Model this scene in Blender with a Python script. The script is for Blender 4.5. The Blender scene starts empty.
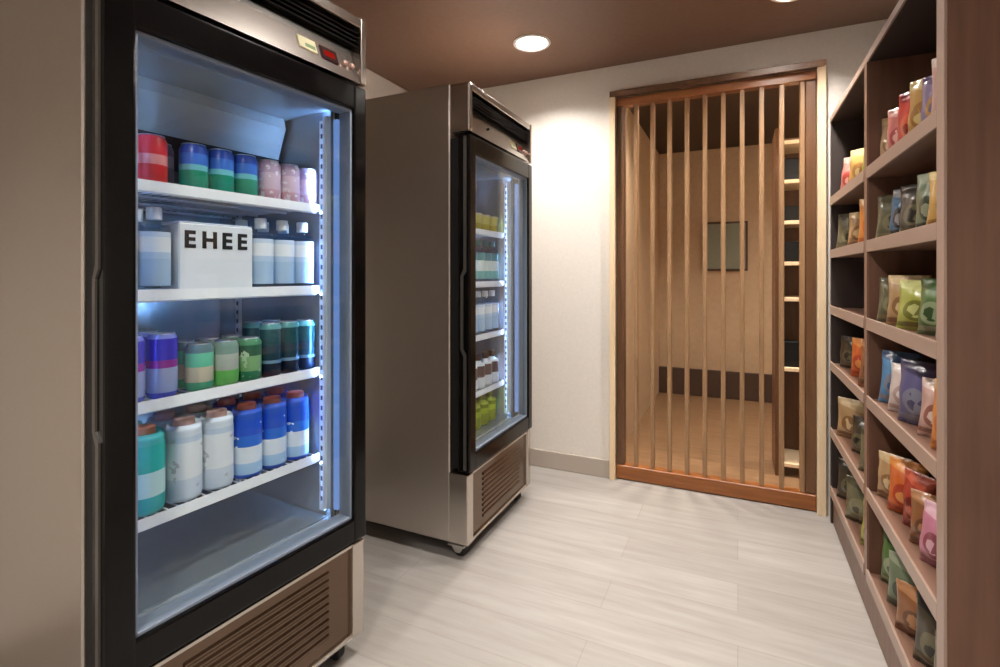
import bpy, bmesh, math, random
from math import sin, cos, pi, radians
from mathutils import Vector, Matrix, Euler

random.seed(7)
S = bpy.context.scene
COL = S.collection

# ------------------------------------------------------------------ helpers
class MB:
    """collects shapes; build() links them as one mesh object"""
    def __init__(self):
        self.bm = bmesh.new()
        self.mi = 0
    def _tag(self, faces):
        for f in faces:
            f.material_index = self.mi
    def box(self, x0, x1, y0, y1, z0, z1, bev=0.0, seg=1):
        t = bmesh.new()
        r = bmesh.ops.create_cube(t, size=1)
        for v in t.verts:
            v.co = Vector(((x0+x1)/2+v.co.x*(x1-x0), (y0+y1)/2+v.co.y*(y1-y0), (z0+z1)/2+v.co.z*(z1-z0)))
        if bev > 0:
            bmesh.ops.bevel(t, geom=list(t.edges), offset=bev, segments=seg, affect='EDGES', profile=0.6)
        self.join(t)
        return self
    def join(self, t, M=None):
        if M is not None:
            bmesh.ops.transform(t, matrix=M, verts=t.verts)
        mp = {}
        for v in t.verts:
            mp[v] = self.bm.verts.new(v.co)
        for f in t.faces:
            try:
                nf = self.bm.faces.new([mp[v] for v in f.verts])
                nf.material_index = self.mi if self.mi else f.material_index
                nf.smooth = f.smooth
            except ValueError:
                pass
        t.free()
    def lathe(self, prof, n=24, M=None, smooth=True):
        t = bmesh.new()
        rings = []
        for r, z in prof:
            if r < 1e-6:
                rings.append([t.verts.new((0, 0, z))])
            else:
                rings.append([t.verts.new((r*cos(2*pi*i/n), r*sin(2*pi*i/n), z)) for i in range(n)])
        for a, b in zip(rings[:-1], rings[1:]):
            for i in range(n):
                j = (i+1) % n
                if len(a) == 1 and len(b) == 1: continue
                if len(a) == 1: f = t.faces.new([a[0], b[j], b[i]])
                elif len(b) == 1: f = t.faces.new([a[i], a[j], b[0]])
                else: f = t.faces.new([a[i], a[j], b[j], b[i]])
                f.smooth = smooth
        bmesh.ops.recalc_face_normals(t, faces=t.faces)
        self.join(t, M)
        return self
    def tube(self, p, q, r, n=8):
        p, q = Vector(p), Vector(q)
        d = q-p
        M = Matrix.Translation(p) @ d.to_track_quat('Z', 'Y').to_matrix().to_4x4()
        return self.lathe([(0, 0), (r, 0), (r, d.length), (0, d.length)], n, M)
    def prism(self, pts, axis, a0, a1):
        """pts: 2-D outline; extruded along axis 'x' (pts are y,z) or 'y' (pts are x,z) or 'z'"""
        t = bmesh.new()
        def mk(p, a):
            return {'x': (a, p[0], p[1]), 'y': (p[0], a, p[1]), 'z': (p[0], p[1], a)}[axis]
        A = [t.verts.new(mk(p, a0)) for p in pts]
        B = [t.verts.new(mk(p, a1)) for p in pts]
        n = len(pts)
        t.faces.new(A); t.faces.new(B)
        for i in range(n):
            j = (i+1) % n
            t.faces.new([A[i], A[j], B[j], B[i]])
        bmesh.ops.recalc_face_normals(t, faces=t.faces)
        self.join(t)
        return self
    def build(self, name, mat, parent=None, loc=None, rot=None):
        bmesh.ops.recalc_face_normals(self.bm, faces=self.bm.faces)
        me = bpy.data.meshes.new(name)
        self.bm.to_mesh(me); self.bm.free()
        for m in (mat if isinstance(mat, (list, tuple)) else [mat]):
            me.materials.append(m)
        o = bpy.data.objects.new(name, me)
        COL.objects.link(o)
        if parent is not None: o.parent = parent
        if loc is not None: o.location = loc
        if rot is not None: o.rotation_euler = rot
        return o

def tag(o, label=None, cat=None, group=None, kind=None):
    if label: o['label'] = label
    if cat: o['category'] = cat
    if group: o['group'] = group
    if kind: o['kind'] = kind
    return o
def empty(name, loc, rz=0.0):
    o = bpy.data.objects.new(name, None)
    COL.objects.link(o)
    o.location = loc; o.rotation_euler = (0, 0, rz)
    o.empty_display_size = 0.1
    return o
KIDS = {}
def kids(o):
    return [c for c in bpy.data.objects if c.parent == o]
def copy_tree(o, parent=None):
    c = o.copy(); COL.objects.link(c)
    if parent is not None: c.parent = parent
    for k in kids(o): copy_tree(k, c)
    return c

# ------------------------------------------------------------------ materials
MATS = {}
def srgb(c):
    return tuple(((x/255)/12.92 if x/255 <= .04045 else ((x/255+.055)/1.055)**2.4) for x in c)
def mat(name, rgb, rough=.5, metal=0.0, spec=.5, **k):
    if name in MATS: return MATS[name]
    m = bpy.data.materials.new(name); m.use_nodes = True
    b = m.node_tree.nodes['Principled BSDF']
    b.inputs['Base Color'].default_value = (*srgb(rgb), 1)
    b.inputs['Roughness'].default_value = rough
    b.inputs['Metallic'].default_value = metal
    b.inputs['Specular IOR Level'].default_value = spec
    if 'coat' in k:
        b.inputs['Coat Weight'].default_value = k['coat']
        b.inputs['Coat Roughness'].default_value = .08
    MATS[name] = m
    return m
def emis(name, rgb, strength):
    m = bpy.data.materials.new(name); m.use_nodes = True
    nt = m.node_tree; nt.nodes.clear()
    e = nt.nodes.new('ShaderNodeEmission'); o = nt.nodes.new('ShaderNodeOutputMaterial')
    e.inputs[0].default_value = (*srgb(rgb), 1); e.inputs[1].default_value = strength
    nt.links.new(e.outputs[0], o.inputs[0])
    return m
def glass(name, tint, f0=.04, rough=0.0):
    """architectural glass: fresnel mix of clear transmission and mirror reflection"""
    m = bpy.data.materials.new(name); m.use_nodes = True
    nt = m.node_tree; nt.nodes.clear()
    o = nt.nodes.new('ShaderNodeOutputMaterial'); mx = nt.nodes.new('ShaderNodeMixShader')
    t = nt.nodes.new('ShaderNodeBsdfTransparent'); g = nt.nodes.new('ShaderNodeBsdfGlossy')
    ge = nt.nodes.new('ShaderNodeNewGeometry'); dp = nt.nodes.new('ShaderNodeVectorMath'); dp.operation = 'DOT_PRODUCT'
    nt.links.new(ge.outputs['Normal'], dp.inputs[0]); nt.links.new(ge.outputs['Incoming'], dp.inputs[1])
    def mth(op, a, b):
        q = nt.nodes.new('ShaderNodeMath'); q.operation = op
        for i, v in enumerate((a, b)):
            if v is None: continue
            if isinstance(v, (int, float)): q.inputs[i].default_value = v
            else: nt.links.new(v, q.inputs[i])
        return q.outputs[0]
    c_ = mth('SUBTRACT', 1.0, mth('ABSOLUTE', dp.outputs['Value'], None))
    k_ = mth('ADD', mth('MULTIPLY', mth('POWER', c_, 5.0), (1-f0)*.8), f0)
    t.inputs[0].default_value = (*tint, 1); g.inputs['Roughness'].default_value = rough
    nt.links.new(k_, mx.inputs[0]); nt.links.new(t.outputs[0], mx.inputs[1])
    nt.links.new(g.outputs[0], mx.inputs[2]); nt.links.new(mx.outputs[0], o.inputs[0])
    return m
def noise_mat(name, c1, c2, scale, rough=.5, stretch=(1, 1, 1), metal=0.0, bump=0.0, detail=6, spec=.5):
    m = bpy.data.materials.new(name); m.use_nodes = True
    nt = m.node_tree; b = nt.nodes['Principled BSDF']
    tc = nt.nodes.new('ShaderNodeTexCoord'); mp = nt.nodes.new('ShaderNodeMapping')
    mp.inputs['Scale'].default_value = stretch
    n = nt.nodes.new('ShaderNodeTexNoise'); n.inputs['Scale'].default_value = scale; n.inputs['Detail'].default_value = detail
    r = nt.nodes.new('ShaderNodeValToRGB')
    r.color_ramp.elements[0].position = .3; r.color_ramp.elements[1].position = .7
    r.color_ramp.elements[0].color = (*srgb(c1), 1); r.color_ramp.elements[1].color = (*srgb(c2), 1)
    L = nt.links.new
    L(tc.outputs['Object'], mp.inputs[0]); L(mp.outputs[0], n.inputs['Vector']); L(n.outputs[0], r.inputs[0])
    L(r.outputs[0], b.inputs['Base Color'])
    b.inputs['Roughness'].default_value = rough; b.inputs['Metallic'].default_value = metal
    b.inputs['Specular IOR Level'].default_value = spec
    if bump:
        bp = nt.nodes.new('ShaderNodeBump'); bp.inputs['Strength'].default_value = bump; bp.inputs['Distance'].default_value = .002
        L(n.outputs[0], bp.inputs['Height']); L(bp.outputs[0], b.inputs['Normal'])
    return m

M_wall = noise_mat('wall_paint', (222, 215, 206), (228, 221, 212), 60, .6, bump=.08)
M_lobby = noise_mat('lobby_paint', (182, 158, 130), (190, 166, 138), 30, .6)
M_ceil = noise_mat('ceiling_paint', (116, 86, 68), (122, 91, 72), 40, .55)
M_base = mat('baseboard_paint', (176, 164, 152), .5)
M_dbase = mat('dark_baseboard_paint', (70, 52, 42), .5)
M_oak = noise_mat('light_oak', (140, 106, 74), (164, 128, 92), 9, .4, (6, 6, .5))
M_oakedge = noise_mat('pale_oak_casing', (226, 198, 160), (238, 214, 178), 9, .4, (6, 6, .5))
M_frame = noise_mat('brown_oak_frame', (88, 58, 34), (108, 74, 46), 9, .4, (6, 6, .5))
M_rail = noise_mat('amber_oak_rail', (128, 74, 34), (158, 96, 46), 9, .35, (.5, 6, 6))
M_lam = noise_mat('brown_laminate', (94, 64, 49), (118, 84, 66), 6, .38, (5, 5, .35))
M_lamx = noise_mat('brown_laminate_shelf', (112, 82, 67), (130, 98, 80), 6, .4, (5, .35, 5))
M_band = mat('lit_laminate_edge', (158, 134, 120), .35)  # lighter copy of the laminate: light on the edges put into colour
M_in = mat('dark_shelf_inside', (46, 34, 29), .6)  # darker brown for the inside faces of the unit
M_steel = noise_mat('brushed_stainless', (196, 188, 180), (204, 196, 188), 40, .36, (1, 1, 60), metal=1.0, detail=2)
M_steelh = noise_mat('polished_stainless', (196, 188, 180), (204, 196, 188), 40, .24, (1, 60, 60), metal=1.0, detail=2)
M_black = mat('gloss_black', (8, 7, 7), .16, 0, .22)
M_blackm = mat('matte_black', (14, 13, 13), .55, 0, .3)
M_gasket = mat('grey_gasket', (120, 130, 145), .45)
M_liner = mat('liner_aluminium', (196, 204, 212), .2, .5)
M_evap = mat('fan_cover_grey', (178, 180, 176), .45)
M_wire = mat('white_wire', (232, 236, 240), .35)
M_railw = mat('white_price_rail', (240, 242, 246), .35)
M_slot = mat('pilaster_slot', (40, 50, 70), .6)
M_glass = glass('door_glass', (.93, .96, .97))
M_pane = glass('screen_glass', (.93, .93, .91))
M_zinc = mat('zinc_bracket', (190, 188, 184), .35, 1.0)
M_rubber = mat('black_rubber', (20, 20, 20), .6)
M_trimw = mat('white_light_trim', (236, 232, 226), .4)
M_lens = emis('downlight_lens', (255, 249, 243), 430)
M_lens2 = emis('lobby_fill_lens', (255, 240, 222), 430)  # for the added fill lights beyond the slats
M_led = emis('cooler_led', (140, 188, 255), 350)
M_led2 = emis('cooler_led_dim', (160, 200, 255), 210)
M_red = emis('red_display', (190, 30, 20), .35)
M_cream = mat('cream_badge', (196, 188, 150), .4)
M_greenb = mat('green_badge_print', (90, 112, 70), .4)
M_alu = mat('can_aluminium', (205, 208, 212), .28, 1.0)
M_pet = glass('clear_bottle', (.86, .93, .98))

def floor_mat():
    m = bpy.data.materials.new('pale_plank_floor'); m.use_nodes = True
    nt = m.node_tree; b = nt.nodes['Principled BSDF']; L = nt.links.new
    tc = nt.nodes.new('ShaderNodeTexCoord')
    br = nt.nodes.new('ShaderNodeTexBrick')
    br.inputs['Scale'].default_value = 1.0
    br.inputs['Brick Width'].default_value = 1.2; br.inputs['Row Height'].default_value = .18
    br.inputs['Mortar Size'].default_value = .0016; br.inputs['Mortar Smooth'].default_value = .2
    br.inputs['Color1'].default_value = (*srgb((160, 155, 149)), 1); br.inputs['Color2'].default_value = (*srgb((170, 165, 160)), 1)
    br.inputs['Mortar'].default_value = (*srgb((152, 145, 138)), 1)
    br.offset = .37
    L(tc.outputs['Object'], br.inputs['Vector'])
    mp = nt.nodes.new('ShaderNodeMapping'); mp.inputs['Scale'].default_value = (1.6, 16, 1)
    n = nt.nodes.new('ShaderNodeTexNoise'); n.inputs['Scale'].default_value = 1.6; n.inputs['Detail'].default_value = 8; n.inputs['Roughness'].default_value = .62
    L(tc.outputs['Object'], mp.inputs[0]); L(mp.outputs[0], n.inputs['Vector'])
    r = nt.nodes.new('ShaderNodeValToRGB'); r.color_ramp.elements[0].position = .32; r.color_ramp.elements[1].position = .66
    r.color_ramp.elements[0].color = (.74, .72, .70, 1); r.color_ramp.elements[1].color = (1, 1, 1, 1)
    L(n.outputs[0], r.inputs[0])
    mx = nt.nodes.new('ShaderNodeMixRGB'); mx.blend_type = 'MULTIPLY'; mx.inputs[0].default_value = .75
    L(br.outputs['Color'], mx.inputs[1]); L(r.outputs[0], mx.inputs[2]); L(mx.outputs[0], b.inputs['Base Color'])
    b.inputs['Roughness'].default_value = .42
    return m
M_floor = floor_mat()

# ------------------------------------------------------------------ the room (x = along the end wall, y = depth)
XL, XR, YN, YB = -1.98, .82, -1.7, 2.97
ZC = 2.40
YE = 5.35          # end of the room beyond the slats
tag(MB().box(XL-.1, 1.6, YN-.1, YB+.06, -.06, 0).build('floor', M_floor), kind='structure')
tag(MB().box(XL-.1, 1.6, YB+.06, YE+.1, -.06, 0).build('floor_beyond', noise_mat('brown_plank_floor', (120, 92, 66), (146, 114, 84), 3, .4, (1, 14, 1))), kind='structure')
LAMPS = [(-.977, 2.49), (.215, 2.49), (-.45, 1.25), (-.45, -.2), (.1, -1.1), (-.38, 3.32), (.75, 3.32), (1.12, 4.6)]

cut = MB()
for lx, ly in LAMPS:
    cut.lathe([(0, -.05), (.0815, -.05), (.0815, .08), (0, .08)], 40, Matrix.Translation((lx, ly, ZC)))
cut = cut.build('cutter', M_ceil)
for nm, ya_, yb_, m_ in (('ceiling', YN-.1, YB+.06, M_ceil), ('ceiling_beyond', YB+.06, YE+.1, noise_mat('shaded_ceiling_paint', (58, 42, 33), (64, 46, 36), 40, .6))):  # darker copy of the ceiling paint stands for the dimness beyond
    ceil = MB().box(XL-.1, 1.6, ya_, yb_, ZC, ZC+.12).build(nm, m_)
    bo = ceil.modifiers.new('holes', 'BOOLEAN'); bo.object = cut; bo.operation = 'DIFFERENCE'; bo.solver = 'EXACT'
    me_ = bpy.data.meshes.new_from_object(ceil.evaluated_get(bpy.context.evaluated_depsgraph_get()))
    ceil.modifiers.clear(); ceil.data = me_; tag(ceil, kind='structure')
bpy.data.objects.remove(cut)
tag(MB().box(XL-.1, XL, YN, YB+.12, 0, ZC).build('wall_left', M_wall), kind='structure')
tag(MB().box(XR, XR+.1, YN, YB, 0, ZC).build('wall_right', M_wall), kind='structure')
tag(MB().box(XL-.1, XR+.1, YN-.1, YN, 0, ZC).build('wall_near', M_wall), kind='structure')
DX0, DX1, DZ = -.645, .36, 2.215
w = MB()
w.box(XL, DX0, YB, YB+.12, 0, ZC); w.box(DX1, 1.5, YB, YB+.12, 0, ZC); w.box(DX0, DX1, YB, YB+.12, DZ, ZC)
tag(w.build('wall_back', M_wall), kind='structure')
tag(MB().box(XL, DX0-.03, YB-.014, YB, 0, .105, .003).build('baseboard_back', M_base), kind='structure')
tag(MB().box(XL, XL+.014, YN, YB-.014, 0, .105, .003).build('baseboard_left', M_base), kind='structure')
# the room beyond
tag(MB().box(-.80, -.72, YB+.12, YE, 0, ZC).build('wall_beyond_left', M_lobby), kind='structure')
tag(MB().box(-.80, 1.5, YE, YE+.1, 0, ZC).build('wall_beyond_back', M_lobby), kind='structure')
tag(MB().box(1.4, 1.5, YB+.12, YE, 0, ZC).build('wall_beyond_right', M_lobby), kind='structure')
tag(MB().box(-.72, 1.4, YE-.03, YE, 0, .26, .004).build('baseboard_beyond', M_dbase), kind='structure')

# slatted door
door = empty('door_1', (0, YB, 0)); door['kind'] = 'structure'
door['label'] = 'tall wooden slatted screen door in the white end wall'
c = MB()
for x0, x1 in ((DX0-.028, DX0+.004), (DX1-.004, DX1+.034)):
    c.box(x0, x1, -.03, .0, 0, DZ-.0042, .002)
c.build('casing', M_oakedge, door)
MB().box(DX0-.028, DX1+.034, -.03, .0, DZ-.004, DZ+.03, .002).build('head_casing', M_frame, door)
f = MB()
f.box(DX0+.004, DX0+.05, .012, .062, 0.085, DZ-.052, .003); f.box(DX1-.05, DX1-.004, .012, .062, 0.085, DZ-.052, .003)
f.build('stile', M_frame, door)
MB().box(DX0+.004, DX1-.004, .006, .064, DZ-.05, DZ-.004, .003).build('head_rail', M_rail, door)
MB().box(DX0+.004, DX1-.004, .004, .066, .004, .083, .004).build('bottom_rail', M_rail, door)
s = MB()
for i in range(10):
    x = .297-i*.0921
    s.box(x-.0115, x+.0115, .016, .058, .083, DZ-.05, .003)
s.build('slats', M_oak, door)

# things seen through the slats
tower = tag(empty('cubby_shelf', (.20, 3.42, 0)), 'tall pale wood cubby shelf behind the right end of the slats', 'shelf')
t = MB()
t.box(0, .022, 0, .3, 0, 2.05); t.box(.42, .442, 0, .3, 0, 2.05); t.box(.022, .42, .285, .3, .06, 2.05)
t.build('carcass', M_frame, tower)
for z in (.06, .62, 1.03, 1.24, 1.48, 1.72, 1.95):
    MB().box(.022, .42, -.004, .285, z, z+.022, .002).build('shelf', M_oakedge, tower)
for (x, z, ww, h, lab) in ((.285, 1.742, .10, .13, 'small dark box on the highest filled cubby shelf beyond the slats'),
                         (.285, 1.502, .10, .09, 'squat dark box just below eye level of the cubby shelf beyond the slats'),
                         (.285, 1.262, .10, .12, 'dark box in the middle of the cubby shelf beyond the slats'),
                         (.285, .642, .10, .15, 'dark box alone low in the cubby shelf beyond the slats')):
    b = MB().box(-ww/2, ww/2, -.05, .05, 0, h, .006).build('storage_box', M_blackm, None, (x, 3.50, z))
    tag(b, lab, 'box', 'dark boxes in the cubby shelf')
nb = tag(empty('notice_panel', (-.115, YE, 1.22)), 'grey green panel hung on the far wall beyond the slats', 'panel')
MB().box(-.20, .20, -.022, 0, 0, .47, .004).build('frame', M_dbase, nb)
MB().box(-.18, .18, -.026, -.02, .02, .45).build('board', mat('grey_green_board', (128, 134, 120), .5), nb)

# downlights, plus unseen fill lights added to brighten the room beyond
def downlight(i, lab, lens=M_lens):
    x, y = LAMPS[i]
    d = tag(empty('ceiling_downlight', (x, y, ZC)), lab, 'light', 'recessed ceiling downlights')
    MB().lathe([(.078, .070), (.078, -.002), (.082, -.007), (.094, -.008), (.098, -.004), (.098, -.0005), (.0805, -.0005), (.0805, .072), (.078, .072)], 40).build('trim_ring', M_trimw, d)
    MB().lathe([(0, .064), (.05, .064), (.0775, .066)], 40).build('lens', lens, d)
    return d
downlight(0, 'round white downlight in brown ceiling above the far cooler')
downlight(1, 'round white downlight cut by the top edge of the picture, above the slatted door')
downlight(2, 'round white downlight in the ceiling between the near cooler and the shelving')
downlight(3, 'round white downlight in the ceiling above the viewer')
downlight(4, 'round white downlight in the ceiling behind the viewer')
downlight(5, 'added unseen warm fill light just beyond the slatted door, left one', M_lens2)
downlight(6, 'added unseen warm fill light just beyond the slatted door, right one', M_lens2)
downlight(7, 'added unseen warm fill light deep in the room beyond the slats, near its right wall', M_lens2)

# ------------------------------------------------------------------ coolers
W, D, H = .697, .74, 1.98
SH = (.62, .889, 1.146, 1.40)
FLOOR_IN = .43
TOP_IN = 1.70
SY = .14
def cooler(loc, rz, label, led):
    R = tag(empty('display_cooler', loc, rz), label, 'cooler', 'glass door drink coolers')
    # outer shell (open towards the front) : four skins round the cavity
    m = MB(); t0 = .096
    m.box(0, .045, t0, D, .075, H, .004); m.box(W-.045, W, t0, D, .075, H, .004)
    m.box(.045, W-.045, D-.05, D, .075, H); m.box(.045, W-.045, t0, D-.05, TOP_IN+.03, H)
    m.box(.045, W-.045, t0+.02, D-.05, .075, FLOOR_IN-.03)
    m.build('cabinet', M_steel, R)
    # liner
    m = MB()
    m.box(.045, .055, t0, D-.05, FLOOR_IN, TOP_IN); m.box(W-.055, W-.045, t0, D-.05, FLOOR_IN, TOP_IN)
    m.box(.055, W-.055, D-.06, D-.05, FLOOR_IN, TOP_IN)
    m.box(.045, W-.045, t0, D-.05, TOP_IN, TOP_IN+.03); m.box(.045, W-.045, t0, D-.05, FLOOR_IN-.03, FLOOR_IN)
    m.build('liner', M_liner, R)
    # fan cover at the back of the roof
    m = MB()
    m.prism([(.30, TOP_IN), (.29, 1.665), (.33, 1.565), (D-.06, 1.565), (D-.06, TOP_IN)], 'x', .07, W-.07)
    fc = m.build('fan_cover', M_evap, R)
    MB().box(.072, W-.072, .315, .62, 1.53, 1.565).build('shade_strip', M_blackm, fc)  # black strip standing for the shadow under the fan cover
    # pilasters
    for px in (.058, W-.058):
        for py in (.125, .56):
            s_ = 1 if px < .3 else -1
            p = MB().box(min(px-.003*s_, px+.007*s_), max(px-.003*s_, px+.007*s_), py-.011, py+.011, FLOOR_IN+.02, TOP_IN-.03).build('pilaster', M_wire, R)
            q = MB()
            for k in range(38):
                z = FLOOR_IN+.05+k*.0315
                q.box(min(px+.0068*s_, px+.0076*s_), max(px+.0068*s_, px+.0076*s_), py-.005, py+.005, z, z+.014)
            q.build('slots', M_slot, p)
    # lamps in the front corners
    for px in (.062, W-.062):
        l = MB()
        l.box(px-.008, px+.008, .097, .103, FLOOR_IN+.03, TOP_IN-.02, .001)
        l.box(px-.008, px-.006, .103, .116, FLOOR_IN+.03, TOP_IN-.02); l.box(px+.006, px+.008, .103, .116, FLOOR_IN+.03, TOP_IN-.02)
        l = l.build('lamp_housing', M_wire, R)
        MB().box(px-.005, px+.005, .1032, .108, FLOOR_IN+.05, TOP_IN-.04).build('lamp_tube', led, l)
    # wire shelves
    for z in SH:
        m = MB()
        x0, x1 = .062, W-.062
        for y in (SY+.006, .30, .45, .60):
            m.tube((x0, y, z-.010), (x1, y, z-.010), .004, 6)
        n = 26
        for k in range(n):
            x = x0+(x1-x0)*k/(n-1)
            m.tube((x, SY+.004, z-.0045), (x, .605, z-.0045), .0024, 5)
        so = m.build('shelf', M_wire, R)
        MB().prism([(SY-.005, z-.018), (SY+.002, z-.022), (SY+.003, z+.006), (SY-.001, z+.008)], 'x', x0, x1).build('price_rail', M_railw, so)
        for px in (.068, W-.068):
            for py in (.13, .56):
                MB().box(px-.008, px+.008, py-.008, py+.012, z-.022, z-.0145).build('clip', M_zinc, so)
    # floor rack
    m = MB()
    m.box(.06, W-.06, .11, .64, FLOOR_IN, FLOOR_IN+.004)
    m.build('floor_tray', mat('tray_grey', (140, 150, 154), .35, .6), R)
    # door
    z0, z1 = .375, 1.765
    fr = MB()
    fr.box(0, .056, 0, .055, z0, z1, .006, 2); fr.box(W-.050, W, 0, .055, z0, z1, .006, 2)
    fr.box(.05, W-.045, .001, .055, z1-.075, z1, .006, 2); fr.box(.05, W-.045, .001, .055, z0, z0+.07, .006, 2)
    do = fr.build('door', M_black, R)
    MB().box(.05, W-.045, .018, .026, z0+.065, z1-.07).build('glass', M_glass, do)
    g = MB()
    for a in ((.056, .063, z0+.07, z1-.075), (W-.057, W-.050, z0+.07, z1-.075)):
        g.box(a[0], a[1], .010, .058, a[2], a[3], .001)
    g.box(.056, W-.05, .010, .058, z1-.082, z1-.075, .001); g.box(.056, W-.05, .010, .058, z0+.07, z0+.078, .001)
    g.build('glazing_bead', M_gasket, do)
    g = MB()
    g.box(.006, .04, .055, .096, z0+.01, z1-.01); g.box(W-.04, W-.006, .055, .096, z0+.01, z1-.01)
    g.box(.04, W-.04, .055, .096, z0+.01, z0+.04); g.box(.04, W-.04, .055, .078, z1-.04, z1-.01)
    g.build('gasket', M_blackm, do)
    MB().box(W-.066, W-.052, .056, .074, z0+.09, z1-.10, .002).build('glow_strip', emis('glow_strip_blue', (128, 168, 240), .42), do)  # glowing strip added for the pale blue light along this edge
    # pull along the opening edge
    h = MB()
    h.prism([(.016, z0+.01), (.016, .86), (.030, .88), (.030, 1.18), (.016, 1.20), (.016, z1-.01), (.028, z1-.01), (.028, 1.21), (.042, 1.18), (.042, .88), (.028, .85), (.028, z0+.01)], 'x', -.004, .002)
    h.build('handle', mat('grey_handle', (96, 92, 88), .3, .6), do)
    # header
    hz0 = 1.775
    m = MB()
    m.box(0, .030, 0.0, .10, hz0, H, .014, 4); m.box(W-.022, W, 0, .10, hz0, H, .004, 2)   # end cheeks
    m.box(.02, W-.02, .004, .10, H-.030, H-.001, .003)                                        # cap
    m.prism([(.004, hz0+.002), (.045, hz0+.115), (.09, hz0+.115), (.09, hz0+.002)], 'x', .02, W-.02)
    hd = m.build('header', M_steelh, R)
    m = MB()
    m.box(.022, W-.022, .058, .095, hz0+.115, H-.03)
    for k in range(4):
        z = hz0+.123+k*.0135
        m.prism([(.026, z), (.058, z+.008), (.058, z+.011), (.024, z+.003)], 'x', .022, W-.022)
    m.build('vent', M_blackm, hd)
    sl = math.atan2(.041, .113)
    def on(x, u):      # a frame on the sloping fascia: local y points inwards
        return Matrix.Translation((x, .004+u*sin(sl), hz0+.002+u*cos(sl))) @ Matrix.Rotation(-sl, 4, 'X')
    def fascia(name, m_, x, u, w_, h_, d_, par):
        t = MB().box(-w_/2, w_/2, -d_, .004, -h_/2, h_/2, .0015); o = MB(); o.join(t.bm, on(x, u)); return o.build(name, m_, par)
    bd = fascia('badge', M_cream, W-.205, .058, .062, .040, .004, hd)
    fascia('badge_print', M_greenb, W-.197, .052, .036, .014, .0048, bd)
    e = fascia('display', mat('display_bezel', (44, 16, 14), .25), W-.128, .056, .062, .044, .004, hd)
    fascia('display_window', M_red, W-.128, .056, .040, .020, .0048, e)
    for k in range(2):
        MB().lathe([(0, 0), (.009, 0), (.008, .010), (0, .011)], 16, on(W-.072+k*.028, .05) @ Matrix.Rotation(pi/2, 4, 'X')).build('button', mat('rose_button', (196, 160, 148), .3, .4), hd)
    MB().lathe([(0, 0), (.006, 0), (.005, .006), (0, .0065)], 14, on(.22, .066) @ Matrix.Rotation(pi/2, 4, 'X')).build('lock', M_blackm, hd)
    # lower front
    m = MB()
    m.box(0, .052, .010, .10, .075, .365, .005, 2); m.box(W-.046, W, .010, .10, .075, .365, .005, 2)
    m.box(.028, W-.028, .014, .10, .352, .364, .002); m.box(.028, W-.028, .014, .10, .075, .088, .002)
    lf = m.build('lower_front', M_steelh, R)
    m = MB()
    m.box(.050, W-.044, .022, .06, .088, .352)
    for k in range(9):
        z = .126+k*.0228
        m.prism([(.024, z), (.020, z+.001), (.0175, z+.005), (.018, z+.010), (.024, z+.019)], 'x', .16, W-.13)
    m.build('louvers', mat('dark_stainless', (112, 94, 80), .22, 1.0), lf)
    # undercarriage with a black block added to darken the gap below, and casters
    MB().box(.02, W-.02, .03, D-.03, .062, .076).box(.10, W-.10, .20, D-.18, .022, .064, .004).build('chassis_and_shade_block', M_blackm, R)
    for cx in (.055, W-.055):
        for cy in (.075, D-.1):
            ca = MB().box(cx-.04, cx+.04, cy-.04, cy+.04, .053, .062, .002)
            ca.prism([(cy-.032, .055), (cy+.032, .055), (cy+.011, .022), (cy-.011, .022)], 'x', cx-.026, cx-.020)
            ca.prism([(cy-.032, .055), (cy+.032, .055), (cy+.011, .022), (cy-.011, .022)], 'x', cx+.020, cx+.026)
            co = ca.build('caster', M_zinc, R)
            MB().lathe([(0, -.012), (.027, -.012), (.030, -.008), (.030, .008), (.027, .012), (0, .012)], 24, Matrix.Translation((cx, cy, .030)) @ Matrix.Rotation(pi/2, 4, 'Y')).build('wheel', M_rubber, co)
    return R
C1 = ((-1.111, .571, 0), radians(85))
C2 = ((-.99, 1.832, 0), radians(90))
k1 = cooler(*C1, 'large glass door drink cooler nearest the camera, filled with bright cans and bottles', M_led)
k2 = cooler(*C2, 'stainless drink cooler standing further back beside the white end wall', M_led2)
def at(C, x, y, z):
    (lx, ly, lz), r = C
    return (lx+x*cos(r)-y*sin(r), ly+x*sin(r)+y*cos(r), lz+z)

# ------------------------------------------------------------------ drinks
def bands(name, stops, rough=.3, metal=.0, blob=None):
    """printed sleeve: colour bands up the object's own height, 0..1"""
    m = bpy.data.materials.new(name); m.use_nodes = True
    nt = m.node_tree; b = nt.nodes['Principled BSDF']; L = nt.links.new
    tc = nt.nodes.new('ShaderNodeTexCoord'); sp = nt.nodes.new('ShaderNodeSeparateXYZ')
    L(tc.outputs['Generated'], sp.inputs[0])
    r = nt.nodes.new('ShaderNodeValToRGB'); r.color_ramp.interpolation = 'CONSTANT'
    els = r.color_ramp.elements
    while len(els) < len(stops): els.new(.5)
    for e, (p, c) in zip(els, stops):
        e.position = p; e.color = (*srgb(c), 1)
    L(sp.outputs[2], r.inputs[0])
    out = r.outputs[0]
    if blob:
        sc, th, c = blob
        n = nt.nodes.new('ShaderNodeTexNoise'); n.inputs['Scale'].default_value = sc; n.inputs['Detail'].default_value = 2
        mt = nt.nodes.new('ShaderNodeMath'); mt.operation = 'GREATER_THAN'; mt.inputs[1].default_value = th
        mx = nt.nodes.new('ShaderNodeMixRGB'); mx.inputs[2].default_value = (*srgb(c), 1)
        L(tc.outputs['Object'], n.inputs['Vector']); L(n.outputs[0], mt.inputs[0]); L(mt.outputs[0], mx.inputs[0]); L(out, mx.inputs[1])
        out = mx.outputs[0]
    L(out, b.inputs['Base Color']); b.inputs['Roughness'].default_value = rough; b.inputs['Metallic'].default_value = metal
    return m

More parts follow.
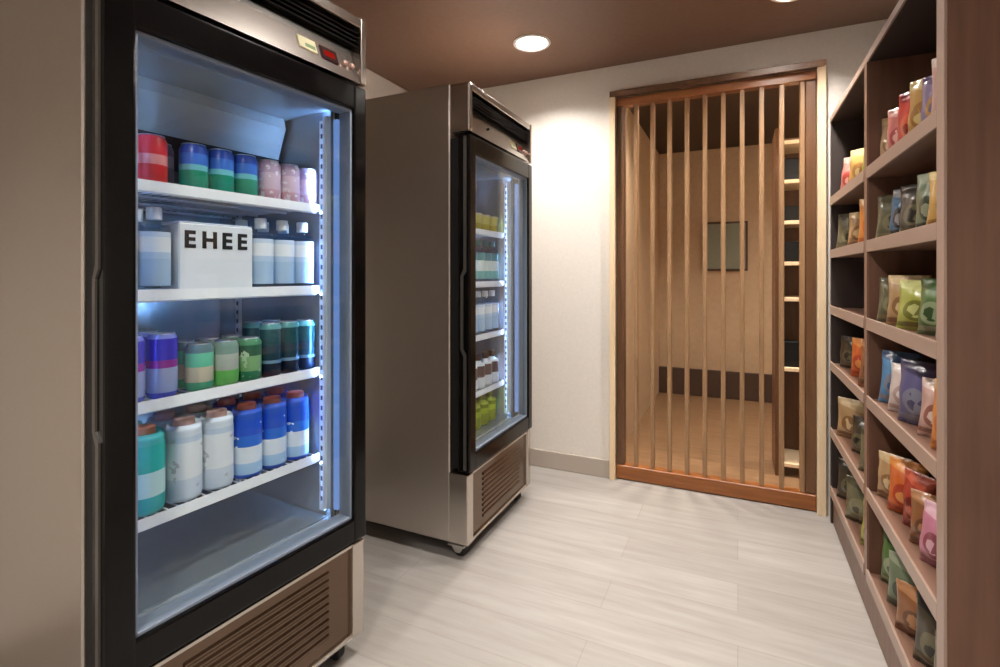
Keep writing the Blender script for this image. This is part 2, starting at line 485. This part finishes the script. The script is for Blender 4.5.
def can(mt, r=.033, h=.122):
    o = MB().lathe([(0, .003), (r*.72, .0), (r*.78, .0005), (r, .010), (r, h-.014), (r*.82, h-.002)], 28).build('drink_can', mt)
    m = MB().lathe([(r*.82, h-.003), (r*.84, h), (r*.78, h), (r*.75, h-.004), (0, h-.004)], 28)
    m.build('rim', M_alu, o)
    MB().box(-.010, .010, -.004, .014, h-.004, h-.002).build('pull_tab', M_alu, o)
    return o
def bottle(lab, cap, body=M_pet, r=.033, h=.21, lz=(.06, .13), neck=.014, fill=None, sh=.72):
    nz = h-.03
    o = MB().lathe([(0, .006), (r*.6, 0), (r*.95, .004), (r, .012), (r, h*sh*.35), (r*.985, h*sh*.37), (r*.985, h*sh*.97), (r, h*sh), (r*.93, h*sh+.014), (r*.62, nz-.018), (neck, nz-.004), (neck, h-.004), (0, h-.004)], 28).build('drink_bottle', body)
    MB().lathe([(r*1.012, lz[0]), (r*1.016, lz[0]+.002), (r*1.016, lz[1]-.002), (r*1.012, lz[1])], 28).build('label', lab, o)
    MB().lathe([(neck+.0018, nz), (neck+.0026, nz+.002), (neck+.0026, h-.002), (neck+.001, h), (0, h)], 20).build('cap', cap, o)
    return o

def put(C, proto, spots, z, labels, cat, group, first=[None]):
    for i, (x, y) in enumerate(spots):
        o = copy_tree(proto)
        o.location = at(C, x, y, z)
        o.rotation_euler = (0, 0, C[1]+random.uniform(-.5, .5))
        tag(o, labels[i], cat, group)
def kill(proto):
    for k in kids(proto): kill(k)
    bpy.data.objects.remove(proto)

ORD = ['first', 'second', 'third', 'fourth', 'fifth', 'sixth', 'seventh', 'eighth']
def names(n, what, where, row='front row'):
    if n == 1: return [f'{what} in the {row} on {where}']
    return [f'{ORD[i]} {what} from left, {row}, {where}' for i in range(n)]

T4 = 'highest near cooler shelf'; T1 = 'lowest near cooler shelf'
# --- top shelf
YF = SY+.045
p = can(bands('red_can_print', [(0, (226, 60, 58)), (.14, (214, 40, 44)), (.42, (236, 150, 148)), (.62, (214, 44, 48))]))
put(C1, p, [(.172, YF), (.148, YF+.078)], SH[3], ['red soda can at left end of highest near cooler shelf', 'red soda can behind the first red can, highest shelf of near cooler'], 'can', 'red soda cans'); kill(p)
p = can(bands('plum_can_print', [(0, (130, 118, 138)), (.5, (168, 160, 184)), (.75, (120, 100, 122))]))
put(C1, p, [(.222, YF+.068)], SH[3], ['muted purple soda can between red and blue green cans'], 'can', 'purple soda cans'); kill(p)
p = can(bands('blue_green_print', [(0, (20, 150, 120)), (.44, (120, 200, 210)), (.56, (60, 110, 200)), (.8, (36, 70, 168))]))
put(C1, p, [(.272+.0705*i, YF) for i in range(3)], SH[3], names(3, 'blue topped green can', T4), 'can', 'blue and green cans'); kill(p)
p = can(bands('pink_can_print', [(0, (214, 170, 186)), (.3, (222, 196, 214)), (.7, (196, 168, 196))], blob=(60, .6, (240, 232, 240))))
put(C1, p, [(.488+.0685*i, YF) for i in range(3)], SH[3], names(3, 'pale pink can', T4), 'can', 'pale pink cans'); kill(p)
# --- water shelf
M_capw = mat('white_cap', (236, 240, 244), .4)
M_labw = bands('white_label_print', [(0, (176, 204, 232)), (.5, (190, 214, 238)), (.62, (238, 242, 248)), (.9, (206, 222, 240))])
p = bottle(M_labw, M_capw, r=.034, h=.205, lz=(.016, .145))
put(C1, p, [(.105, YF), (.178, YF)], SH[2], ['clear water bottle at the left end, left of the white lettered carton', 'clear water bottle touching the left side of the white lettered carton'], 'bottle', 'clear water bottles')
put(C1, p, [(.105, YF+.09), (.178, YF+.09)], SH[2], ['clear water bottle behind the leftmost water bottle', 'clear water bottle in second row left of white carton'], 'bottle', 'clear water bottles')
put(C1, p, [(.462+.072*i, YF) for i in range(3)], SH[2], ['clear water bottle touching the right side of white lettered carton', 'middle clear water bottle right of white lettered carton', 'clear water bottle at right end of shelf with white lettered carton'], 'bottle', 'clear water bottles')
put(C1, p, [(.462+.072*i, YF+.09) for i in range(3)], SH[2], ['water bottle in second row, nearest the white carton on its right', 'water bottle in second row, middle of those right of carton', 'water bottle in second row at right end of carton shelf'], 'bottle', 'clear water bottles')
kill(p)
cart = empty('drink_carton', at(C1, .32, YF+.01, SH[2]), C1[1])
tag(cart, 'white drink carton with bold black letters on second highest near cooler shelf', 'carton')
MB().box(-.099, .099, -.038, .05, 0, .172, .003).build('carton', mat('white_card', (232, 236, 242), .45), cart)
MB().box(-.099, .099, -.036, .048, .172, .176, .002).build('top_flap', mat('white_card_fold', (214, 222, 232), .45), cart)
for ch, x in (('E', -.080), ('H', -.036), ('E', .017), ('E', .060)):
    cu = bpy.data.curves.new('lettering', 'FONT'); cu.body = ch; cu.size = .058; cu.extrude = .0006; cu.offset = .0022
    lo = bpy.data.objects.new('lettering', cu); COL.objects.link(lo)
    dg = bpy.context.evaluated_depsgraph_get(); me = bpy.data.meshes.new_from_object(lo.evaluated_get(dg))
    bpy.data.objects.remove(lo)
    lo = bpy.data.objects.new('lettering', me); COL.objects.link(lo); me.materials.append(mat('black_ink', (18, 18, 26), .5))
    lo.parent = cart; lo.location = (x-.008, -.0386, .112); lo.rotation_euler = (pi/2, 0, 0)
# --- middle shelf
p = can(bands('violet_can_print', [(0, (90, 100, 214)), (.1, (176, 190, 236)), (.48, (168, 60, 170)), (.6, (70, 64, 206)), (.93, (150, 160, 240))], .25, .3), .033, .157)
put(C1, p, [(.122, YF), (.196, YF)], SH[1], ['tall violet blue can at left end of middle near cooler shelf', 'tall violet blue can beside the green cans'], 'can', 'tall violet cans')
put(C1, p, [(.122, YF+.08), (.196, YF+.08)], SH[1], ['tall violet can behind the leftmost violet can', 'tall violet can behind the one beside green cans'], 'can', 'tall violet cans'); kill(p)
p = can(bands('mint_can_print', [(0, (70, 170, 130)), (.2, (206, 196, 172)), (.52, (100, 196, 160)), (.82, (90, 120, 130))]))
put(C1, p, [(.286, YF), (.286, YF+.08)], SH[1], ['mint green can with cream middle beside violet cans', 'mint and cream can behind the front mint can'], 'can', 'mint cans'); kill(p)
p = can(bands('lime_can_print', [(0, (110, 196, 96)), (.36, (176, 182, 172)), (.72, (120, 150, 140))]))
put(C1, p, [(.356, YF), (.356, YF+.08)], SH[1], ['lime green and grey can in front row of middle shelf', 'lime green and grey can behind the front lime can'], 'can', 'lime cans'); kill(p)
p = can(bands('forest_can_print', [(0, (40, 130, 90)), (.25, (130, 176, 120)), (.6, (24, 84, 56)), (.85, (80, 140, 100))], blob=(50, .62, (176, 206, 170))))
put(C1, p, [(.425, YF), (.425, YF+.08)], SH[1], ['forest green can in front row of middle shelf', 'forest green can behind the front forest green can'], 'can', 'forest green cans'); kill(p)
p = can(bands('dark_teal_print', [(0, (16, 34, 60)), (.26, (120, 160, 186)), (.32, (18, 60, 76)), (.6, (20, 76, 80)), (.9, (96, 160, 160))], .25, .2), .031, .157)
put(C1, p, [(.494, YF), (.556, YF), (.618, YF)], SH[1], ['tall dark teal can next to the forest green can', 'middle one of three tall dark teal cans in near cooler', 'tall dark teal can at right end of middle near cooler shelf'], 'can', 'tall dark teal cans')
put(C1, p, [(.494, YF+.08), (.556, YF+.08)], SH[1], ['tall dark teal can in second row behind the left teal can', 'tall dark teal can in second row behind the middle teal can'], 'can', 'tall dark teal cans'); kill(p)
# --- lowest shelf
M_capo = mat('orange_cap', (206, 120, 84), .4); M_capr = mat('brick_red_cap', (170, 84, 70), .4); M_capp = mat('blush_cap', (214, 170, 158), .4)
p = bottle(bands('teal_label_print', [(0, (40, 176, 180)), (.2, (200, 236, 238)), (.58, (26, 186, 180))]), M_capo, mat('teal_bottle', (70, 190, 190), .3), .044, .205, (.014, .166), .022, sh=.87)
put(C1, p, [(.160, YF+.012)], SH[0], ['teal and white bottle with orange cap at left end of lowest wire shelf'], 'bottle', 'teal bottles')
put(C1, p, [(.160, YF+.115)], SH[0], ['teal and white bottle behind the front teal bottle'], 'bottle', 'teal bottles'); kill(p)
p = bottle(bands('milky_label_print', [(0, (206, 218, 232)), (.3, (232, 236, 240)), (.9, (196, 212, 230))], blob=(40, .66, (190, 192, 200))), M_capp, mat('milky_bottle', (222, 230, 240), .3), .040, .205, (.014, .164), .022, sh=.87)
put(C1, p, [(.251, YF+.006), (.336, YF+.006)], SH[0], ['milky white bottle next to the teal bottle', 'milky white bottle next to the blue and white bottles'], 'bottle', 'milky white bottles')
put(C1, p, [(.251, YF+.10), (.336, YF+.10)], SH[0], ['milky white bottle in second row behind the left white bottle', 'milky white bottle in second row behind the right white bottle'], 'bottle', 'milky white bottles'); kill(p)
p = bottle(bands('blue_white_print', [(0, (170, 206, 240)), (.2, (226, 236, 246)), (.5, (40, 110, 214)), (.7, (24, 80, 200))], blob=(36, .68, (236, 242, 250))), M_capr, mat('blue_bottle', (40, 90, 200), .3), .0395, .205, (.014, .166), .022, sh=.87)
put(C1, p, [(.422+.081*i, YF+.004) for i in range(3)], SH[0], names(3, 'blue and white bottle', T1), 'bottle', 'blue and white bottles')
put(C1, p, [(.422+.081*i, YF+.10) for i in range(3)], SH[0], names(3, 'blue and white bottle', T1, 'second row'), 'bottle', 'blue and white bottles'); kill(p)

# --- far cooler
def cup(mt):
    o = MB().lathe([(0, 0), (.030, 0), (.038, .075), (.040, .08)], 24).build('snack_cup', mt)
    MB().lathe([(.041, .078), (.042, .083), (.036, .088), (0, .088)], 24).build('lid', mat('cup_lid', (226, 222, 170), .4), o)
    return o
p = cup(bands('yellow_cup_print', [(0, (206, 190, 60)), (.5, (226, 216, 120))]))
put(C2, p, [(.11+.092*i, YF) for i in range(6)], SH[3], names(6, 'yellow cup', 'highest far cooler shelf'), 'cup', 'yellow cups in far cooler'); kill(p)
p = bottle(bands('aqua_label_print', [(0, (120, 190, 190)), (.3, (226, 240, 240)), (.7, (90, 150, 160))]), mat('teal_cap', (70, 130, 130), .4), r=.035, h=.215, lz=(.02, .15))
put(C2, p, [(.105+.08*i, YF) for i in range(7)], SH[2], names(7, 'aqua labelled bottle', 'second highest far cooler shelf'), 'bottle', 'aqua bottles in far cooler'); kill(p)
p = bottle(M_labw, M_capw, r=.036, h=.215, lz=(.02, .15))
put(C2, p, [(.105+.08*i, YF) for i in range(7)], SH[1], names(7, 'white labelled water bottle', 'middle far cooler shelf'), 'bottle', 'white bottles in far cooler'); kill(p)
p = bottle(bands('yellow_label_print', [(0, (220, 216, 190)), (.4, (196, 186, 70))]), mat('olive_cap', (110, 100, 40), .4), mat('cream_bottle', (226, 222, 196), .3), r=.036, h=.17, lz=(.014, .115), sh=.66)
put(C2, p, [(.105+.08*i, YF) for i in range(3)], SH[0], names(3, 'cream and yellow bottle', 'lowest far cooler shelf'), 'bottle', 'yellow bottles in far cooler'); kill(p)
p = bottle(bands('brown_label_print', [(0, (236, 238, 244)), (.45, (120, 96, 92))]), mat('brown_cap', (90, 66, 58), .4), mat('white_bottle', (232, 234, 240), .3), r=.036, h=.17, lz=(.014, .115), sh=.66)
put(C2, p, [(.345+.08*i, YF) for i in range(4)], SH[0], names(4, 'white bottle with brown label', 'lowest far cooler shelf'), 'bottle', 'brown labelled bottles in far cooler'); kill(p)
p = bottle(bands('lime_label_print', [(0, (150, 164, 60)), (.5, (186, 200, 60)), (.8, (120, 140, 30))]), mat('lime_cap', (120, 140, 40), .4), mat('lime_bottle', (172, 186, 70), .3), r=.038, h=.155, lz=(.014, .105), sh=.64)
put(C2, p, [(.11+.088*i, YF) for i in range(6)], FLOOR_IN+.004, names(6, 'lime green bottle', 'far cooler floor'), 'bottle', 'lime bottles in far cooler'); kill(p)

# ------------------------------------------------------------------ snack shelving
UX, UD = .40, .40                       # front plane and depth
B0, B1, BM = 1.385, 2.90, 2.132         # near end, far end, divider
ZT = 1.94
LV = (.17, .45, .765, 1.03, 1.295, 1.545)
unit = tag(empty('shelving_unit', (UX, B0, 0)), 'tall brown snack shelving unit along the right side, open towards the coolers', 'shelving')
def up(y): return y-B0
MB().box(.004, UD, 0, .045, 0, ZT+.04, .001).build('end_panel', M_lam, unit)
m = MB(); m.box(-.002, .004, 0, .045, 0, ZT+.04, .0008); m.build('end_panel_edge', M_band, unit)
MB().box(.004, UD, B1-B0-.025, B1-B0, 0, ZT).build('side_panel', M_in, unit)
dv = MB().box(.006, UD-.012, BM-B0-.020, BM-B0+.020, .15, ZT-.025).build('divider', M_lam, unit)
MB().box(0, .006, BM-B0-.020, BM-B0+.020, .15, ZT-.025, .0008).build('divider_edge', mat('lit_divider_edge', (128, 98, 82), .35), dv)  # edge in a lighter brown, for the light on it
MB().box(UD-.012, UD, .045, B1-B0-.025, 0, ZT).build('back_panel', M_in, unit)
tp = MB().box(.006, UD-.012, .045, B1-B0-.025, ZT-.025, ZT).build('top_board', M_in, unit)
MB().box(0, .006, .045, B1-B0, ZT-.025, ZT, .0008).build('top_edge', M_band, tp)
MB().box(.012, .03, .045, B1-B0-.025, 0, LV[0]-.028).build('plinth', M_lam, unit)
for z in LV:
    for (y0, y1) in ((.045, BM-B0-.020), (BM-B0+.020, B1-B0-.025)):
        s_ = MB().box(.005, UD-.012, y0, y1, z-.028, z).build('shelf', M_lamx, unit)
        MB().box(-.002, .005, y0, y1, z-.03, z+.010, .001).build('shelf_lip', M_band, s_)

def bag_mat(name, base, second, third):
    m = bpy.data.materials.new(name); m.use_nodes = True
    nt = m.node_tree; b = nt.nodes['Principled BSDF']; L = nt.links.new
    tc = nt.nodes.new('ShaderNodeTexCoord'); sp = nt.nodes.new('ShaderNodeSeparateXYZ'); L(tc.outputs['Generated'], sp.inputs[0])
    def mth(op, a, b_=None):
        q = nt.nodes.new('ShaderNodeMath'); q.operation = op
        for i, v in enumerate((a, b_)):
            if v is None: continue
            if isinstance(v, (int, float)): q.inputs[i].default_value = v
            else: L(v, q.inputs[i])
        return q.outputs[0]
    n = nt.nodes.new('ShaderNodeTexNoise'); n.inputs['Scale'].default_value = 5; n.inputs['Detail'].default_value = 1
    L(tc.outputs['Object'], n.inputs['Vector'])
    dx = mth('MULTIPLY', mth('SUBTRACT', sp.outputs[0], .5), 1.25); dz = mth('MULTIPLY', mth('SUBTRACT', sp.outputs[2], .38), 1.7)
    d = mth('ADD', mth('SQRT', mth('ADD', mth('MULTIPLY', dx, dx), mth('MULTIPLY', dz, dz))), mth('MULTIPLY', n.outputs[0], .12))
    el = mth('LESS_THAN', d, .40); tpb = mth('GREATER_THAN', mth('ADD', sp.outputs[2], mth('MULTIPLY', sp.outputs[0], .18)), .86)
    m1 = nt.nodes.new('ShaderNodeMixRGB'); m2 = nt.nodes.new('ShaderNodeMixRGB')
    m1.inputs[1].default_value = (*srgb(base), 1); m1.inputs[2].default_value = (*srgb(second), 1); m2.inputs[2].default_value = (*srgb(third), 1)
    L(el, m1.inputs[0]); L(m1.outputs[0], m2.inputs[1]); L(tpb, m2.inputs[0])
    vo = nt.nodes.new('ShaderNodeTexVoronoi'); vo.inputs['Scale'].default_value = 46; L(tc.outputs['Object'], vo.inputs['Vector'])
    sx = nt.nodes.new('ShaderNodeSeparateXYZ'); L(vo.outputs['Color'], sx.inputs[0])
    fl = mth('MULTIPLY', mth('GREATER_THAN', sx.outputs[0], .62), mth('LESS_THAN', d, .30))
    m3 = nt.nodes.new('ShaderNodeMixRGB'); L(fl, m3.inputs[0]); L(m2.outputs[0], m3.inputs[1]); m3.inputs[2].default_value = (*srgb(third), 1)
    bd2 = mth('MULTIPLY', mth('GREATER_THAN', sp.outputs[2], .07), mth('LESS_THAN', sp.outputs[2], .16))
    m4 = nt.nodes.new('ShaderNodeMixRGB'); L(bd2, m4.inputs[0]); L(m3.outputs[0], m4.inputs[1]); m4.inputs[2].default_value = (*srgb(second), 1)
    L(m4.outputs[0], b.inputs['Base Color'])
    b.inputs['Roughness'].default_value = .32; b.inputs['Coat Weight'].default_value = .25; b.inputs['Coat Roughness'].default_value = .2
    return m
def bag_mesh(w, h, th, seed):
    rnd = random.Random(seed)
    t = bmesh.new(); nx, nz = 14, 18
    ph = [rnd.uniform(0, 6.28) for _ in range(4)]
    def pt(i, k, s):
        u = i/nx; v = k/nz
        e = max(0.0, (v-.06)/.88); e = min(1, e)
        th_ = th*.5*(sin(pi*u)**.55)*(sin(pi*e)**.5 if 0 < e < 1 else 0)*(1.15-.35*v)
        pinch = 1-.07*sin(pi*e)
        x = (u-.5)*w*pinch
        wr = .004*sin(9*u+5*v+ph[0])*sin(7*v-4*u+ph[1])*(1 if th_ > .006 else 0)
        cr = .0018*sin(u*60) if (v > .94 or v < .06) else 0
        y = s*(th_+.0006+wr)+cr
        return (x, y, h*v)
    F = [[t.verts.new(pt(i, k, -1)) for i in range(nx+1)] for k in range(nz+1)]
    B = [[t.verts.new(pt(i, k, 1)) for i in range(nx+1)] for k in range(nz+1)]
    for k in range(nz):
        for i in range(nx):
            t.faces.new([F[k][i], F[k][i+1], F[k+1][i+1], F[k+1][i]]).smooth = True
            t.faces.new([B[k][i+1], B[k][i], B[k+1][i], B[k+1][i+1]]).smooth = True
        t.faces.new([F[k][0], F[k+1][0], B[k+1][0], B[k][0]]); t.faces.new([F[k][nx], B[k][nx], B[k+1][nx], F[k+1][nx]])
    for k in (0, nz):
        for i in range(nx):
            t.faces.new([F[k][i], B[k][i], B[k][i+1], F[k][i+1]])
    return t
CO = {'tan': ((190, 150, 104), (150, 106, 66), (220, 190, 140)), 'pink': ((216, 120, 108), (170, 60, 56), (236, 180, 166)),
      'red': ((212, 62, 40), (232, 104, 70), (160, 28, 20)), 'purple': ((150, 128, 160), (190, 140, 60), (110, 84, 120)),
      'blush': ((206, 164, 152), (150, 92, 78), (226, 200, 188)), 'olive': ((112, 106, 78), (140, 132, 98), (84, 78, 52)),
      'blue': ((66, 112, 150), (40, 44, 52), (150, 150, 152)), 'sage': ((112, 124, 96), (60, 66, 44), (150, 158, 130)),
      'gold': ((206, 160, 84), (170, 120, 56), (226, 196, 130)), 'lime': ((176, 178, 78), (120, 120, 40), (206, 206, 130)),
      'green': ((84, 112, 56), (150, 160, 120), (52, 78, 30)), 'white': ((214, 196, 188), (180, 150, 140), (230, 216, 206)),
      'sky blue': ((82, 140, 186), (130, 126, 140), (56, 90, 130)), 'violet': ((96, 88, 128), (130, 126, 140), (70, 60, 96)),
      'orange': ((226, 140, 60), (206, 110, 40), (240, 186, 120)), 'rust': ((220, 106, 40), (190, 60, 20), (236, 150, 70)),
      'dark red': ((176, 54, 34), (120, 30, 18), (206, 90, 60)), 'rose': ((206, 130, 150), (150, 70, 84), (226, 176, 186)),
      'brown': ((150, 96, 56), (110, 66, 36), (186, 130, 86)), 'dark': ((70, 60, 44), (110, 100, 70), (40, 34, 26))}
LVN = ['bottom', 'second lowest', 'third lowest', 'third highest', 'second highest', 'highest']
near = {5: ['blush', 'purple', 'gold', 'red', 'pink', 'tan'], 4: ['gold', 'sage', 'dark', 'blue', 'olive'], 3: ['white', 'green', 'lime', 'tan', 'olive'],
        2: ['orange', 'blush', 'violet', 'white', 'sky blue'], 1: ['gold', 'rose', 'brown', 'dark red', 'rust', 'tan'], 0: ['olive', 'dark', 'brown', 'sage', 'green']}
far = {5: ['lime', 'gold', 'pink'], 4: ['orange', 'tan', 'olive'], 2: ['brown', 'rust', 'dark'], 1: ['olive', 'dark', 'tan'], 0: ['lime', 'olive', 'dark']}
CO = {k: tuple(tuple(int(x*.86) for x in c) for c in v) for k, v in CO.items()}
nb_ = 0
BM_ = {k: bag_mat(k.replace(' ', '_')+'_bag_print', *v) for k, v in CO.items()}
for bay, rows, (y0, y1) in (('near', near, (B0+.07, BM-.035)), ('far', far, (BM+.035, B1-.05))):
    for lv, cols in rows.items():
        n = len(cols); st = (y1-y0)/n
        for i, cn in enumerate(cols):
            nb_ += 1
            h = random.uniform(.14, .18); wd = min(st*.98, random.uniform(.11, .135)); th = random.uniform(.05, .065)
            m = MB(); m.join(bag_mesh(wd, h, th, nb_))
            lean = random.uniform(.04, .14)
            o = m.build('snack_bag', BM_[cn])
            ya = random.uniform(.55, .95)
            o.rotation_euler = Euler((-lean, 0, -pi/2+ya), 'XYZ')
            o.location = (UX+.055+random.uniform(0, .015), y0+st*(i+.5), LV[lv]+.002)
            tag(o, f'{cn} snack bag on the {LVN[lv]} shelf of the {"nearer" if bay == "near" else "farther"} shelving bay', 'snack bag', f'snack bags in the {bay} bay')

# ------------------------------------------------------------------ camera, world, view
cam = bpy.data.cameras.new('camera'); co = bpy.data.objects.new('camera', cam); COL.objects.link(co)
co.location = (0, 0, 1.19); co.rotation_euler = (pi/2, 0, radians(25))
cam.sensor_width = 36; cam.lens = 18.36; cam.shift_y = -.0595; cam.clip_start = .02
S.camera = co
wd = bpy.data.worlds.new('world'); S.world = wd; wd.use_nodes = True
wd.node_tree.nodes['Background'].inputs[0].default_value = (.02, .02, .02, 1)
S.view_settings.view_transform = 'Standard'; S.view_settings.look = 'None'
S.view_settings.gamma = 1; S.view_settings.use_curve_mapping = False
S.view_settings.exposure = 0.75
S.cycles.max_bounces = 10; S.cycles.transparent_max_bounces = 24
S.cycles.use_denoising = True
